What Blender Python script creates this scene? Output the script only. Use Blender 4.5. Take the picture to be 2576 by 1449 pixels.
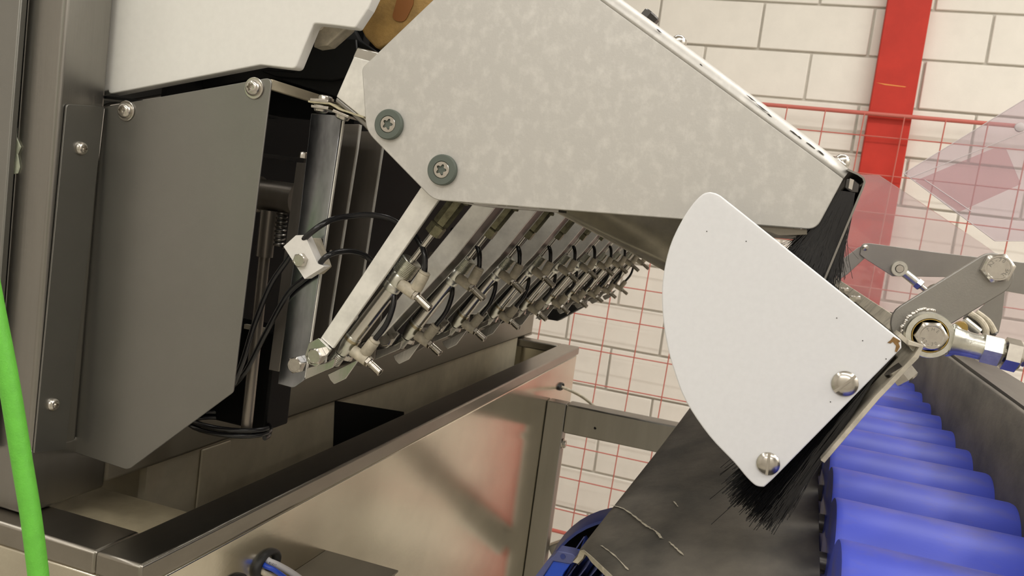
import bpy, bmesh, math, random
from mathutils import Vector, Matrix
random.seed(7)
S = bpy.context.scene
for o in list(bpy.data.objects): bpy.data.objects.remove(o)
COL = S.collection
PI = math.pi
# ------------------------------------------------------------------ camera
CAM = Vector((0, 0, 1.85))
CR = Vector((0.94250089, 0.30754849, 0.13078993)); CU = Vector((-0.15308947, 0.04942471, 0.98697559))
CF = Vector((-0.2970786, 0.95024793, -0.09366527)); FPX = 2118.0
cd = bpy.data.cameras.new('camera'); cam = bpy.data.objects.new('camera', cd); COL.objects.link(cam)
cd.sensor_width = 36; cd.lens = FPX / 2576 * 36; cd.clip_start = .01
m = Matrix((CR, CU, -CF)).transposed().to_4x4(); m.translation = CAM; cam.matrix_world = m
S.camera = cam
cd.dof.use_dof = True; cd.dof.focus_distance = .56; cd.dof.aperture_fstop = 36
# ------------------------------------------------------------------ world, lights, exposure
w = bpy.data.worlds.new('world'); S.world = w; w.use_nodes = True
w.node_tree.nodes['Background'].inputs[0].default_value = (1, .95, .88, 1)
w.node_tree.nodes['Background'].inputs[1].default_value = .25
S.view_settings.view_transform = 'Standard'; S.view_settings.look = 'None'
S.view_settings.exposure = -0.36; S.view_settings.gamma = 1; S.view_settings.use_curve_mapping = False
LIGHTS = [  # x, y, z, size x, size y, watts : ceiling strips; the rear and far right ones are added fill
    (.3, -.9, 4.1, 2.6, .5, 30), (-.2, -3.3, 4.1, 3.6, .4, 105), (1.9, .9, 4.1, .5, 3.2, 58), (.2, 1.75, 4.1, 2.8, .16, 48), (-2.0, -.6, 4.1, .5, 3, 30), (3.55, .7, 4.1, .5, 3, 125)]
def add_lights():
    for x, y, z, sx, sy, p in LIGHTS:
        l = bpy.data.lights.new('ceiling_and_fill_light', 'AREA'); l.shape = 'RECTANGLE'; l.size = sx; l.size_y = sy; l.energy = p
        l.color = (1, .968, .92)
        o = bpy.data.objects.new('ceiling_and_fill_light', l); o.location = (x, y, z); COL.objects.link(o)
add_lights()
# ------------------------------------------------------------------ helpers
def at(px, py, ax, v):
    """world point on the plane ax = v that the photograph shows at pixel (px, py)"""
    d = CF * FPX + CR * (px - 1288) - CU * (py - 724.5); i = 'xyz'.index(ax)
    return CAM + d * ((v - CAM[i]) / d[i])
def ay(px, py, y): return at(px, py, 'y', y)
def pts(l, y): return [ay(a, b, y) for a, b in l]
def fil(pl, n=5):
    """2-D polygon with optional corner radius (x, y[, r]) -> filleted"""
    out = []; N = len(pl)
    for i, p in enumerate(pl):
        if len(p) < 3 or p[2] <= 0: out.append((p[0], p[1])); continue
        P0 = Vector(pl[i - 1][:2]); P1 = Vector(p[:2]); P2 = Vector(pl[(i + 1) % N][:2])
        a = P0 - P1; b = P2 - P1; la = a.length; lb = b.length; a /= la; b /= lb
        ang = a.angle(b); t = min(p[2] / math.tan(ang / 2), la * .48, lb * .48)
        s = P1 + a * t; e = P1 + b * t
        for k in range(n + 1):
            u = k / n; q = s * (1 - u) ** 2 + P1 * 2 * u * (1 - u) + e * u * u; out.append((q.x, q.y))
    return out
def cat(l, n=8):
    """Catmull-Rom through 3-D points"""
    l = [Vector(p) for p in l]; out = []
    for i in range(len(l) - 1):
        p0 = l[max(i - 1, 0)]; p1 = l[i]; p2 = l[i + 1]; p3 = l[min(i + 2, len(l) - 1)]
        for k in range(n):
            t = k / n
            out.append(.5 * (2 * p1 + (p2 - p0) * t + (2 * p0 - 5 * p1 + 4 * p2 - p3) * t * t + (3 * p1 - p0 - 3 * p2 + p3) * t ** 3))
    out.append(l[-1]); return out
def frame(n):
    n = Vector(n).normalized(); a = Vector((0, 0, 1)) if abs(n.z) < .9 else Vector((1, 0, 0))
    e1 = a.cross(n).normalized(); return e1, n.cross(e1), n
class G:
    def __init__(s): s.v = []; s.f = []
    def add(s, vs, fs):
        k = len(s.v); s.v += [Vector(q) for q in vs]; s.f += [tuple(i + k for i in f) for f in fs]; return s
    def prism(s, poly, ext):
        ext = Vector(ext); n = len(poly); poly = [Vector(p) for p in poly]
        nn = Vector((0, 0, 0))
        for i in range(n): nn += poly[i].cross(poly[(i + 1) % n])
        if nn.dot(ext) > 0: poly = poly[::-1]
        return s.add(poly + [p + ext for p in poly], [tuple(range(n)), tuple(range(2 * n - 1, n - 1, -1))] +
                     [(i, i + n, (i + 1) % n + n, (i + 1) % n) for i in range(n)])
    def box(s, a, b):
        (x0, y0, z0), (x1, y1, z1) = a, b
        return s.prism([(x0, y0, z0), (x1, y0, z0), (x1, y0, z1), (x0, y0, z1)], (0, y1 - y0, 0))
    def lathe(s, c, n, prof, seg=20, cap=True, star=None):
        """rings (r, h) about axis n from c; star: {ring index: (lobes, depth)}"""
        c = Vector(c); e1, e2, n = frame(n); vs = []; fs = []
        for j, (r, h) in enumerate(prof):
            for i in range(seg):
                t = 2 * PI * i / seg; rr = r
                if star and j in star: rr = r * (1 + star[j][1] * math.cos(star[j][0] * t))
                vs.append(c + e1 * rr * math.cos(t) + e2 * rr * math.sin(t) + n * h)
        for j in range(len(prof) - 1):
            for i in range(seg):
                a = j * seg + i; b = j * seg + (i + 1) % seg; fs.append((a, b, b + seg, a + seg))
        if cap: fs += [tuple(range(seg - 1, -1, -1)), tuple(range((len(prof) - 1) * seg, len(prof) * seg))]
        return s.add(vs, fs)
    def cyl(s, a, b, r, seg=16, r2=None):
        a = Vector(a); b = Vector(b); return s.lathe(a, b - a, [(r, 0), (r if r2 is None else r2, (b - a).length)], seg)
    def tube(s, path, r, seg=10, r2=None):
        path = [Vector(p) for p in path]; N = len(path); vs = []; fs = []
        t0 = (path[1] - path[0]).normalized(); e1, e2, _ = frame(t0)
        for j, p in enumerate(path):
            t = (path[min(j + 1, N - 1)] - path[max(j - 1, 0)]).normalized()
            e1 = (e1 - t * e1.dot(t)).normalized(); e2 = t.cross(e1)
            rr = r if r2 is None else r + (r2 - r) * j / (N - 1)
            for i in range(seg):
                a = 2 * PI * i / seg; vs.append(p + e1 * rr * math.cos(a) + e2 * rr * math.sin(a))
        for j in range(N - 1):
            for i in range(seg):
                a = j * seg + i; b = j * seg + (i + 1) % seg; fs.append((a, b, b + seg, a + seg))
        fs += [tuple(range(seg - 1, -1, -1)), tuple(range((N - 1) * seg, N * seg))]
        return s.add(vs, fs)
    def sheet(s, line, ext, th, side=1):
        """an open profile line given thickness th in the plane normal to ext, extruded along ext"""
        line = [Vector(p) for p in line]; e = Vector(ext).normalized(); off = []
        for i, p in enumerate(line):
            d = Vector((0, 0, 0))
            if i: d += (p - line[i - 1]).normalized()
            if i < len(line) - 1: d += (line[i + 1] - p).normalized()
            off.append(p + d.normalized().cross(e) * th * side)
        return s.prism(line + off[::-1], ext)
ORI = {}
def thing(name, label, cat, loc, group=None):
    o = bpy.data.objects.new(name, None); COL.objects.link(o); o.empty_display_size = .02; o.location = loc
    o['label'] = label; o['category'] = cat
    if group: o['group'] = group
    ORI[o.name] = Vector(loc); return o
def tag(o, label, cat, group=None):
    o['label'] = label; o['category'] = cat
    if group: o['group'] = group
    return o
def obj(name, g, mat, parent=None, bev=0, smooth=35, label=None, seg=2):
    me = bpy.data.meshes.new(name); vs = [Vector(v) for v in g.v]
    org = Vector((0, 0, 0))
    if parent is not None:
        p = parent
        while p.parent is not None: p = p.parent
        org = ORI.get(p.name, Vector((0, 0, 0)))
    else:
        org = sum(vs, Vector((0, 0, 0))) / len(vs); org = Vector((org.x, org.y, min(v.z for v in vs)))
    me.from_pydata([v - org for v in vs], [], g.f)
    me.materials.append(MATS[mat]); me.validate()
    bm = bmesh.new(); bm.from_mesh(me); bmesh.ops.recalc_face_normals(bm, faces=bm.faces); bm.to_mesh(me); bm.free()
    if smooth:
        me.polygons.foreach_set('use_smooth', [True] * len(me.polygons)); me.set_sharp_from_angle(angle=math.radians(smooth))
    o = bpy.data.objects.new(name, me); COL.objects.link(o)
    if parent is not None: o.parent = parent
    else: o.location = org; ORI[o.name] = org
    if bev:
        b = o.modifiers.new('bevel', 'BEVEL'); b.width = bev; b.segments = seg; b.limit_method = 'ANGLE'; b.angle_limit = math.radians(40)
        b.harden_normals = False
    if label: o['label'] = label
    return o
def struct(name, g, mat, parent=None, bev=0):
    o = obj(name, g, mat, parent, bev, smooth=30)
    if parent is None: o['kind'] = 'structure'
    return o
def dup(root, dy, label, group=None, dx=0, dz=0):
    r = root.copy(); COL.objects.link(r); r.location = root.location + Vector((dx, dy, dz)); r['label'] = label
    if group: r['group'] = group
    for ch in list(root.children):
        c = ch.copy(); COL.objects.link(c); c.parent = r
        for g in list(ch.children):
            d = g.copy(); COL.objects.link(d); d.parent = c
    return r
# ------------------------------------------------------------------ materials
MATS = {}
def mat(name, col, rough=.5, metal=0., var=.0, scale=20., stretch=(1, 1, 1), bump=0., bscale=200., col2=None, spec=.5, trans=0, sss=0, coat=0, rvar=0, lo=.35, hi=.65, detail=5, bstretch=None):
    M = bpy.data.materials.new(name); M.use_nodes = True; nt = M.node_tree; B = nt.nodes['Principled BSDF']
    B.inputs['Base Color'].default_value = (*col, 1); B.inputs['Roughness'].default_value = rough; B.inputs['Metallic'].default_value = metal
    B.inputs['Specular IOR Level'].default_value = spec
    if trans: B.inputs['Transmission Weight'].default_value = trans
    if sss: B.inputs['Subsurface Weight'].default_value = sss; B.inputs['Subsurface Radius'].default_value = (.006, .006, .006); B.inputs['Subsurface Scale'].default_value = 1
    if coat: B.inputs['Coat Weight'].default_value = coat
    tc = nt.nodes.new('ShaderNodeTexCoord')
    def noise(sc, st, det=5):
        mp = nt.nodes.new('ShaderNodeMapping'); mp.inputs['Scale'].default_value = st; nt.links.new(tc.outputs['Object'], mp.inputs['Vector'])
        n = nt.nodes.new('ShaderNodeTexNoise'); n.inputs['Scale'].default_value = sc; n.inputs['Detail'].default_value = det; n.inputs['Roughness'].default_value = .62
        nt.links.new(mp.outputs[0], n.inputs['Vector']); return n
    if var or col2:
        n = noise(scale, stretch, detail); cr = nt.nodes.new('ShaderNodeValToRGB'); nt.links.new(n.outputs['Fac'], cr.inputs['Fac'])
        c2 = col2 or tuple(max(0, c * (1 - var)) for c in col)
        cr.color_ramp.elements[0].position = lo; cr.color_ramp.elements[1].position = hi
        cr.color_ramp.elements[0].color = (*c2, 1); cr.color_ramp.elements[1].color = (*col, 1)
        nt.links.new(cr.outputs[0], B.inputs['Base Color'])
        if rvar:
            mr = nt.nodes.new('ShaderNodeMapRange'); mr.inputs['To Min'].default_value = rough + rvar; mr.inputs['To Max'].default_value = rough - rvar
            nt.links.new(n.outputs['Fac'], mr.inputs['Value']); nt.links.new(mr.outputs[0], B.inputs['Roughness'])
    if bump:
        n = noise(bscale, bstretch or stretch, 3); b = nt.nodes.new('ShaderNodeBump'); b.inputs['Strength'].default_value = bump; b.inputs['Distance'].default_value = .001
        nt.links.new(n.outputs['Fac'], b.inputs['Height']); nt.links.new(b.outputs[0], B.inputs['Normal'])
    MATS[name] = M; return M
mat('hood', (.635, .62, .585), .46, .45, .14, 120, (1, 1, .8), .05, 600, rvar=.06, lo=.48, hi=.68, detail=12)
mat('steel', (.30, .288, .265), .36, 1, .12, 30, (1, 1, .1), .10, 500, bstretch=(1, 1, .03))
mat('plate', (.27, .266, .25), .40, 1, .06, 12, (1, 1, 1), .06, 1500)
mat('lever', (.33, .32, .30), .40, 1, .10, 20, (1, 1, 1), .06, 900)
mat('panel', (.80, .755, .63), .18, 1, .22, 9, (1, .6, 1), .03, 300, lo=.25, hi=.6, detail=8)
mat('rimsteel', (.36, .335, .29), .30, 1, .2, 14, (1, .3, 1), .05, 400)
mat('chute', (.93, .86, .66), .34, .4, .3, 30, (1, .3, 1))
mat('ledge', (.34, .29, .19), .6, .1, .25, 30)
mat('tray', (.56, .50, .37), .5, .2, .25, 14)
mat('rim', (.22, .195, .15), .45, .25, .2, 14, (1, .3, 1), .05, 400)
mat('polished', (.60, .585, .55), .17, 1, .1, 60, (1, 1, .2), .03, 500)
mat('bar', (.92, .905, .85), .33, .35, .25, 45, (1, 1, 1), .04, 500, lo=.3, hi=.6)
mat('barrel', (.62, .60, .55), .20, 1, .08, 90)
mat('zinc', (.72, .72, .65), .30, 1, .2, 160, lo=.3, hi=.6, bump=.1, bscale=500)
mat('bolt', (.60, .57, .52), .24, 1, .12, 300)
mat('oldbrass', (.22, .21, .13), .42, .8, .5, 180)
mat('nickel', (.56, .52, .45), .20, 1)
mat('gold', (.50, .36, .12), .35, 1)
mat('brass', (.46, .40, .27), .3, 1)
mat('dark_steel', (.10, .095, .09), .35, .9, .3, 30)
mat('inner', (.003, .003, .003), .6, .0, spec=.15)  # near black, shade of recesses and housing put into the colour
mat('blued', (.52, .54, .58), .2, 1, .7, 24, (1, 1, .35), lo=.35, hi=.7)
mat('column', (.30, .27, .235), .36, .7, .3, 30, (1, 1, .2))
mat('white', (.79, .80, .82), .42, 0, .03, 300, sss=.15)
mat('guard', (.83, .82, .785), .5, 0, .03, 200, sss=.2)
mat('cream', (.60, .54, .42), .55, 0, .35, 120)
mat('clampwhite', (.78, .76, .72), .45, 0, .06, 200)
mat('black', (.012, .012, .012), .5, 0, .3, 60)
mat('hose', (.012, .012, .013), .22, 0)
mat('bristle', (.008, .008, .009), .32, 0)
mat('skirt', (.135, .121, .10), .62, 0, .55, 17, (1, .55, 1), .3, 160, col2=(.06, .056, .049), lo=.36, hi=.62, detail=10, spec=.25)
mat('skirt_cut', (.52, .47, .36), .8, 0, .4, 120)
mat('roller', (.055, .08, .52), .45, 0, 0, 22, (.5, 1, 1), .06, 300, col2=(.125, .115, .30), lo=.30, hi=.50)
mat('motor', (.026, .045, .21), .42, 0, .2, 60)
mat('motor_dust', (.085, .10, .25), .5, 0, .2, 60)
mat('motor_blue', (.012, .07, .52), .35, 0)
mat('red', (.53, .036, .022), .5, 0, .12, 12, spec=.25)
mat('mesh_red', (.52, .13, .10), .5, 0)
mat('brick', (.82, .785, .715), .75, 0, .05, 9, bump=.25, bscale=130)
mat('mortar', (.60, .565, .50), .9, 0, .1, 30)
mat('amber', (.42, .255, .075), .6, 0, .5, 45, bump=.5, bscale=260, lo=.3, hi=.6)
mat('amber_shade', (.25, .09, .015), .6)
mat('washer', (.105, .125, .105), .6)
mat('green', (.13, .50, .045), .6, 0, .12, 160, bump=.3, bscale=900)
mat('cable_grey', (.50, .49, .50), .4)
mat('cable_blue', (.02, .07, .50), .3)
mat('ink', (.02, .02, .02), .7)
mat('stamp', (.26, .25, .23), .4, 1)
mat('rust', (.30, .17, .06), .85, 0, .4, 300)
mat('beige', (.58, .53, .43), .6, 0, .45, 70, lo=.3, hi=.55)
mat('tape', (.52, .55, .42), .7, 0, .3, 80)
mat('scratch', (.75, .28, .06), .6)
mat('strap', (.60, .54, .36), .6, 0, .3, 150)
mat('acrylic_edge', (.62, .56, .57), .4, 0)
mat('floor', (.46, .43, .37), .55, 0, .2, 3)
mat('room', (.66, .63, .58), .8, 0)
mat('ceiling', (.62, .60, .56), .9, 0)
def acrylic(name, col, haze):
    M = bpy.data.materials.new(name); M.use_nodes = True; nt = M.node_tree; nt.nodes.clear()
    out = nt.nodes.new('ShaderNodeOutputMaterial'); t = nt.nodes.new('ShaderNodeBsdfTransparent'); t.inputs[0].default_value = (*col, 1)
    g = nt.nodes.new('ShaderNodeBsdfGlossy'); g.inputs['Roughness'].default_value = .04; g.inputs[0].default_value = (1, 1, 1, 1)
    d = nt.nodes.new('ShaderNodeBsdfDiffuse'); d.inputs[0].default_value = (.75, .70, .72, 1)
    fr = nt.nodes.new('ShaderNodeFresnel'); fr.inputs[0].default_value = 1.5
    m1 = nt.nodes.new('ShaderNodeMixShader'); m1.inputs[0].default_value = haze; m2 = nt.nodes.new('ShaderNodeMixShader')
    nt.links.new(t.outputs[0], m1.inputs[1]); nt.links.new(d.outputs[0], m1.inputs[2]); nt.links.new(fr.outputs[0], m2.inputs[0])
    nt.links.new(m1.outputs[0], m2.inputs[1]); nt.links.new(g.outputs[0], m2.inputs[2]); nt.links.new(m2.outputs[0], out.inputs[0])
    MATS[name] = M
acrylic('acrylic', (.90, .85, .90), .16)
acrylic('acrylic_far', (.93, .88, .89), .18)
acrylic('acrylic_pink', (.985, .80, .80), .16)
# ------------------------------------------------------------------ small hardware builders
NY = Vector((0, -1, 0))
def button_screw(parent, p, n, r=.0052, lobes=6, washer=True, h=.0034):
    p = Vector(p); n = Vector(n).normalized(); hw = .0012 if washer else 0
    g = G().lathe(p + n * hw, n, [(r, 0), (r * 1.0, h * .25), (r * .9, h * .62), (r * .72, h * .9), (r * .52, h), (r * .46, h), (r * .42, h * .35), (.0004, h * .3)], 36,
                  star={5: (lobes, .18), 6: (lobes, .18)})
    s = obj('screw', g, 'bolt', parent, smooth=40)
    if washer: obj('washer', G().lathe(p, n, [(r * 1.32, 0), (r * 1.32, .0009), (r * 1.25, .0012), (r * .5, .0012)], 32), 'bolt', s)
    return s
def hexbolt(name, parent, p, n, r=.0065, h=.0052, seat=0, rot=0, mat_='bolt'):
    p = Vector(p); e1, e2, n = frame(n); g = G(); vs = []
    c, s_ = math.cos(rot), math.sin(rot); f1 = e1 * c + e2 * s_; f2 = e2 * c - e1 * s_
    rings = [(r, 0, 6), (r, h * .86, 6)]
    top = []
    for rr, hh, _ in rings:
        for i in range(24):
            t = 2 * PI * i / 24; a = (t + PI / 6) % (PI / 3) - PI / 6; q = rr * math.cos(PI / 6) / math.cos((t % (PI / 3)) - PI / 6)
            vs.append(p + f1 * q * math.cos(t) + f2 * q * math.sin(t) + n * hh)
    for rr, hh in ((r * .79, h), (r * .70, h), (r * .67, h * .95)):
        for i in range(24):
            t = 2 * PI * i / 24; vs.append(p + f1 * rr * math.cos(t) + f2 * rr * math.sin(t) + n * hh)
    fs = []
    for j in range(4):
        for i in range(24):
            a = j * 24 + i; b = j * 24 + (i + 1) % 24; fs.append((a, b, b + 24, a + 24))
    fs += [tuple(range(23, -1, -1)), tuple(range(96, 120))]
    g.add(vs, fs)
    return obj(name, g, mat_, parent, smooth=25)
def ring_text(txt, c, n, rad, size, a0, a1, mat_, parent, name='stamp', flip=1):
    """raised letters set round a circle on a bolt head"""
    e1, e2, n = frame(n); g = G(); N = len(txt)
    for i, ch in enumerate(txt):
        a = a0 + (a1 - a0) * (i / max(N - 1, 1)); r_ = e1 * math.cos(a) + e2 * math.sin(a)
        up = r_ * flip; right = up.cross(n)
        glyph(g, ch, Vector(c) + r_ * rad + n * .0001, right, up, size)
    return obj(name, g, mat_, parent, smooth=0)
_gl = {}
def glyph(g, ch, c, right, up, size):
    if ch == ' ': return
    if ch not in _gl:
        cu = bpy.data.curves.new('t', 'FONT'); cu.body = ch; cu.align_x = 'CENTER'; cu.align_y = 'CENTER'; cu.extrude = .04; cu.resolution_u = 2
        to = bpy.data.objects.new('t', cu); COL.objects.link(to); dg = bpy.context.evaluated_depsgraph_get()
        me = to.evaluated_get(dg).to_mesh(); _gl[ch] = ([v.co.copy() for v in me.vertices], [tuple(p.vertices) for p in me.polygons])
        bpy.data.objects.remove(to); bpy.data.curves.remove(cu)
    vs, fs = _gl[ch]; nn = right.cross(up)
    g.add([c + right * v.x * size + up * v.y * size + nn * v.z * size for v in vs], fs)
def slotted(parent, p, n, r, ang, h=.003):
    p = Vector(p); e1, e2, n = frame(n); c, s_ = math.cos(ang), math.sin(ang); f1 = e1 * c + e2 * s_; f2 = e2 * c - e1 * s_
    w_ = .115; xs = [-1, -.97, -.88, -.7, -.5, -.3, -w_, -w_ + .004, w_ - .004, w_, .3, .5, .7, .88, .97, 1]; M = 13; vs = []; fs = []
    for x in xs:
        yy = math.sqrt(max(0, 1 - x * x)) if abs(x) < 1 else .02
        for k in range(M):
            y = -yy + 2 * yy * k / (M - 1); d2 = x * x + y * y; z = h * (1 - .72 * d2 ** 1.6)
            if abs(x) < w_ - .001: z = min(z, h) - h * .8
            if k in (0, M - 1) or abs(x) == 1: z = min(z, h * .25)
            vs.append(p + f1 * x * r + f2 * y * r + n * z)
    for i in range(len(xs) - 1):
        for k in range(M - 1): a = i * M + k; fs.append((a, a + 1, a + 1 + M, a + M))
    g = G().add(vs, fs).lathe(p, n, [(r * .99, 0), (r, h * .25)], 40)
    return obj('slotted_screw', g, 'bolt', parent, smooth=28)
# ================================================================== SETTING
WY = 3.8
struct('floor', G().box((-3.2, -4, -.06), (4, WY, 0)), 'floor')
struct('ceiling', G().box((-3.2, -4, 4.2), (4, WY, 4.26)), 'ceiling')
struct('wall_left', G().box((-3.26, -4, 0), (-3.2, WY, 4.2)), 'room')
struct('wall_right', G().box((4, -4, 0), (4.06, WY, 4.2)), 'room')
struct('wall_front', G().box((-3.2, -4.06, 0), (4, -4, 4.2)), 'room')
wb = struct('wall_back', G().box((-3.2, WY + .012, 0), (4, WY + .2, 4.2)), 'mortar'); 
# painted sand-lime blocks, each one a piece of the wall
BH, BW, J = .1975, .44, .009
first = None; rest = G()
for row in range(0, 21):
    z0 = 2.660 + (row - 13) * BH
    if z0 < 0 or z0 > 4.0: continue
    off = .204 if (row - 13) % 2 == 0 else -.016
    for k in range(-9, 10):
        x0 = off + k * BW
        if x0 < -3.18 or x0 + BW > 3.98: continue
        if x0 + BW < -1.6 or x0 > 1.9:
            rest.box((x0 + J / 2, WY, z0 + J / 2), (x0 + BW - J / 2, WY + .02, z0 + BH - J / 2)); continue
        if first is None:
            g = G().box((x0 + J / 2, WY, z0 + J / 2), (x0 + BW - J / 2, WY + .02, z0 + BH - J / 2))
            first = obj('brick', g, 'brick', wb, bev=.004, smooth=30); fx, fz = x0, z0
        else:
            c = first.copy(); COL.objects.link(c); c.parent = wb
            c.location = first.location + Vector((x0 - fx, random.uniform(-.0012, .0012), z0 - fz))
            c.rotation_euler = (random.uniform(-.002, .002), 0, random.uniform(-.002, .002))
o = obj('outer_bricks', rest, 'brick', wb, bev=.004, smooth=30); o['kind'] = 'stuff'
# red column in front of the wall
xa = ay(2233.8, 0, 3.74).x; xb_ = ay(2346, 0, 3.74).x
xr = (ay(2238, 620, 3.74).x + xb_) / 2; xl = xr - (xb_ - xa)
t = thing('red_column', 'red painted steel column standing against the white block wall', 'column', ((xl + xr) / 2, 3.76, 0))
obj('shaft', G().box((xl, 3.74, 0), (xr, 3.796, 4.19)), 'red', t, bev=.003)
obj('base_plate', G().box((xl - .03, 3.70, 0), (xr + .03, 3.796, .012)), 'red', t, bev=.002)
p = ay(2240, 213, 3.74)
obj('paint_scratch', G().prism([(p.x - .055, 3.7398, p.z + .004), (p.x + .06, 3.7398, p.z - .003), (p.x + .055, 3.7398, p.z - .006), (p.x - .02, 3.7398, p.z - .003)], (0, -.0006, 0)), 'scratch', t, label='orange scratch across the red paint')
# red wire mesh fence, leaning slightly
MY = 3.715; ztop, zbot = 2.417, .40
def lean(x, z): return x + .024 * (z - ztop)
t = thing('wire_mesh_fence', 'red welded wire mesh fence panel before the white block wall', 'fence', (0, MY, 0))
obj('rail', G().tube([(-1.35, MY, ztop), (1.6, MY, ztop)], .0085, 10), 'mesh_red', t)
obj('rail', G().tube([(-1.40, MY, zbot), (1.55, MY, zbot)], .0085, 10), 'mesh_red', t)
for x in (-1.35, 1.6):
    obj('fence_post', G().box((x - .015, MY - .015, 0), (x + .015, MY + .015, ztop)), 'mesh_red', t)
xw = .0744 - .15 * 9; i = 0
while xw < 1.58:
    obj('wire', G().tube([(lean(xw, zbot), MY - .006, zbot), (xw, MY - .006, ztop)], .0027, 6), 'mesh_red', t); xw += .15
zz = 2.328
while zz > zbot + .05:
    obj('wire', G().tube([(lean(-1.35, zz), MY + .001, zz), (lean(1.6, zz), MY + .001, zz)], .0027, 6), 'mesh_red', t); zz -= .152
# ================================================================== MACHINE FRAME AND BASE CABINET
XB = -.484; ZR = 1.5857; YP = .50
t = thing('machine_stand', 'satin stainless square tube stand resting on the cabinet rim at the left', 'frame', (-.50, .47, ZR))
obj('post', G().box((-.519, .4585, ZR + .0005), (XB, .501, 2.45)), 'steel', t, bev=.0035, seg=3)
obj('foot', G().box((-.530, .4582, ZR + .0005), (XB + .0002, .533, ZR + .05)), 'steel', t, bev=.003, seg=3)
obj('cross_beam', G().box((-.70, .4586, ZR + .0005), (-.519, .4985, ZR + .04)), 'steel', t, bev=.003)
obj('long_beam', G().box((-.545, .533, ZR + .004), (XB, 1.735, ZR + .050)), 'rim', t, bev=.003)
obj('beam_foot', G().box((-.545, 1.68, ZR + .0005), (XB, 1.735, ZR + .004)), 'rim', t)
# side door panel further left
xd = ay(64, 0, .452)
t = thing('side_door', 'flat stainless door panel at the far left beside the frame post', 'door', (-.62, .455, ZR + .044))
d0 = ay(40, 304, .452); d1 = ay(-3, 700, .452)
obj('door_leaf', G().prism([(-.75, .450, ZR + .044), (d1.x + .003, .450, ZR + .044), (d1.x + .003, .450, d1.z), (d0.x - .002, .450, d0.z), (xd.x, .450, 2.4), (-.75, .450, 2.4)], (0, .006, 0)), 'plate', t, bev=.0012)
g = G().box((d0.x - .0035, .4475, d0.z + .003), (d0.x + .0004, .4497, d0.z + .022))
obj('hinge_leaf', G().box((-.56, .4561, ZR + .1), (-.525, .4585, ZR + .13)), 'dark_steel', t)
g = G(); pl = [(38, 318), (44, 322), (43, 345), (54, 370), (46, 388), (51, 420), (46, 436), (36, 438), (30, 425), (36, 395), (36, 350)]
g.prism(pts(pl, .4583), (0, -.0012, 0))
obj('torn_seal', g, 'tape', t, label='torn pale green seal showing in the door gap')

# base cabinet with open tray top
t = thing('base_cabinet', 'dusty stainless base cabinet with rolled rim and tan reflecting front', 'cabinet', (-.60, 1.0, .05))
rw = .036; x1 = -.3665; y0, y1 = .4425, 1.690; RH = .0165
obj('rim', G().box((x1 - rw - .002, y0, ZR - RH), (x1, y1, ZR)), 'rimsteel', t, bev=.0022, label='long front rim')
obj('rim', G().box((-.90, y0, ZR - RH), (x1 - rw - .002, y0 + .0415, ZR)), 'rimsteel', t, bev=.0022, label='near end rim')
obj('rim', G().box((-.90, y1 - .036, ZR - RH), (x1 - rw - .002, y1, ZR)), 'rimsteel', t, bev=.0022, label='far end rim')
obj('front_panel', G().box((x1 - .010, y0 + .004, .05), (x1 - .0025, y1 - .004, ZR - RH - .0012)), 'panel', t, bev=.002)
obj('end_panel', G().box((-.90, y0 + .003, .05), (x1 - .011, y0 + .010, ZR - RH - .0012)), 'panel', t, bev=.002, label='narrow near end panel')
obj('end_panel', G().box((-.90, y1 - .012, .05), (x1 - .011, y1 - .004, ZR - RH - .0012)), 'panel', t, bev=.002)
obj('back_panel', G().box((-.908, y0, .05), (-.9, y1, ZR)), 'panel', t)
# inside of the tray
obj('inner_ledge', G().box((-.56, y0 + .0415, ZR - .020), (-.415, .566, ZR - .0165)), 'ledge', t, bev=.001, label='tan inner ledge under the rim')
obj('inner_wall', G().box((-.495, .585, 1.2), (-.488, 1.645, ZR + .003)), 'tray', t)
obj('inner_floor', G().box((-.547, y0 + .045, 1.19), (-.385, 1.645, 1.2)), 'rim', t)
xs_ = -.5478
def sw(px, py): return at(px, py, 'x', -.4875)
a = sw(505, 1130); b = sw(575, 1130)
obj('seam_strip', G().box((-.4878, a.y, 1.25), (-.4855, b.y, ZR + .002)), 'tray', t, bev=.0015)
obj('opening_patch', G().prism([sw(*q) + Vector((.0002, 0, 0)) for q in ((843, 1008), (1016, 1036), (1020, 1110), (838, 1150))], (-.0028, 0, 0)), 'inner', t, label='black patch for an opening')  # flat patch on the wall, the opening's shade put into its colour
obj('inner_back', G().box((-.80, y0 + .09, 1.2), (-.79, .6, ZR - .002)).box((-.79, .59, 1.2), (-.496, .597, ZR - .002)), 'tray', t)
obj('foot', G().box((-.89, .46, 0), (-.85, .50, .05)).box((-.42, .46, 0), (-.38, .50, .05)).box((-.89, 1.63, 0), (-.85, 1.67, .05)).box((-.42, 1.63, 0), (-.38, 1.67, .05)), 'black', t)
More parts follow.
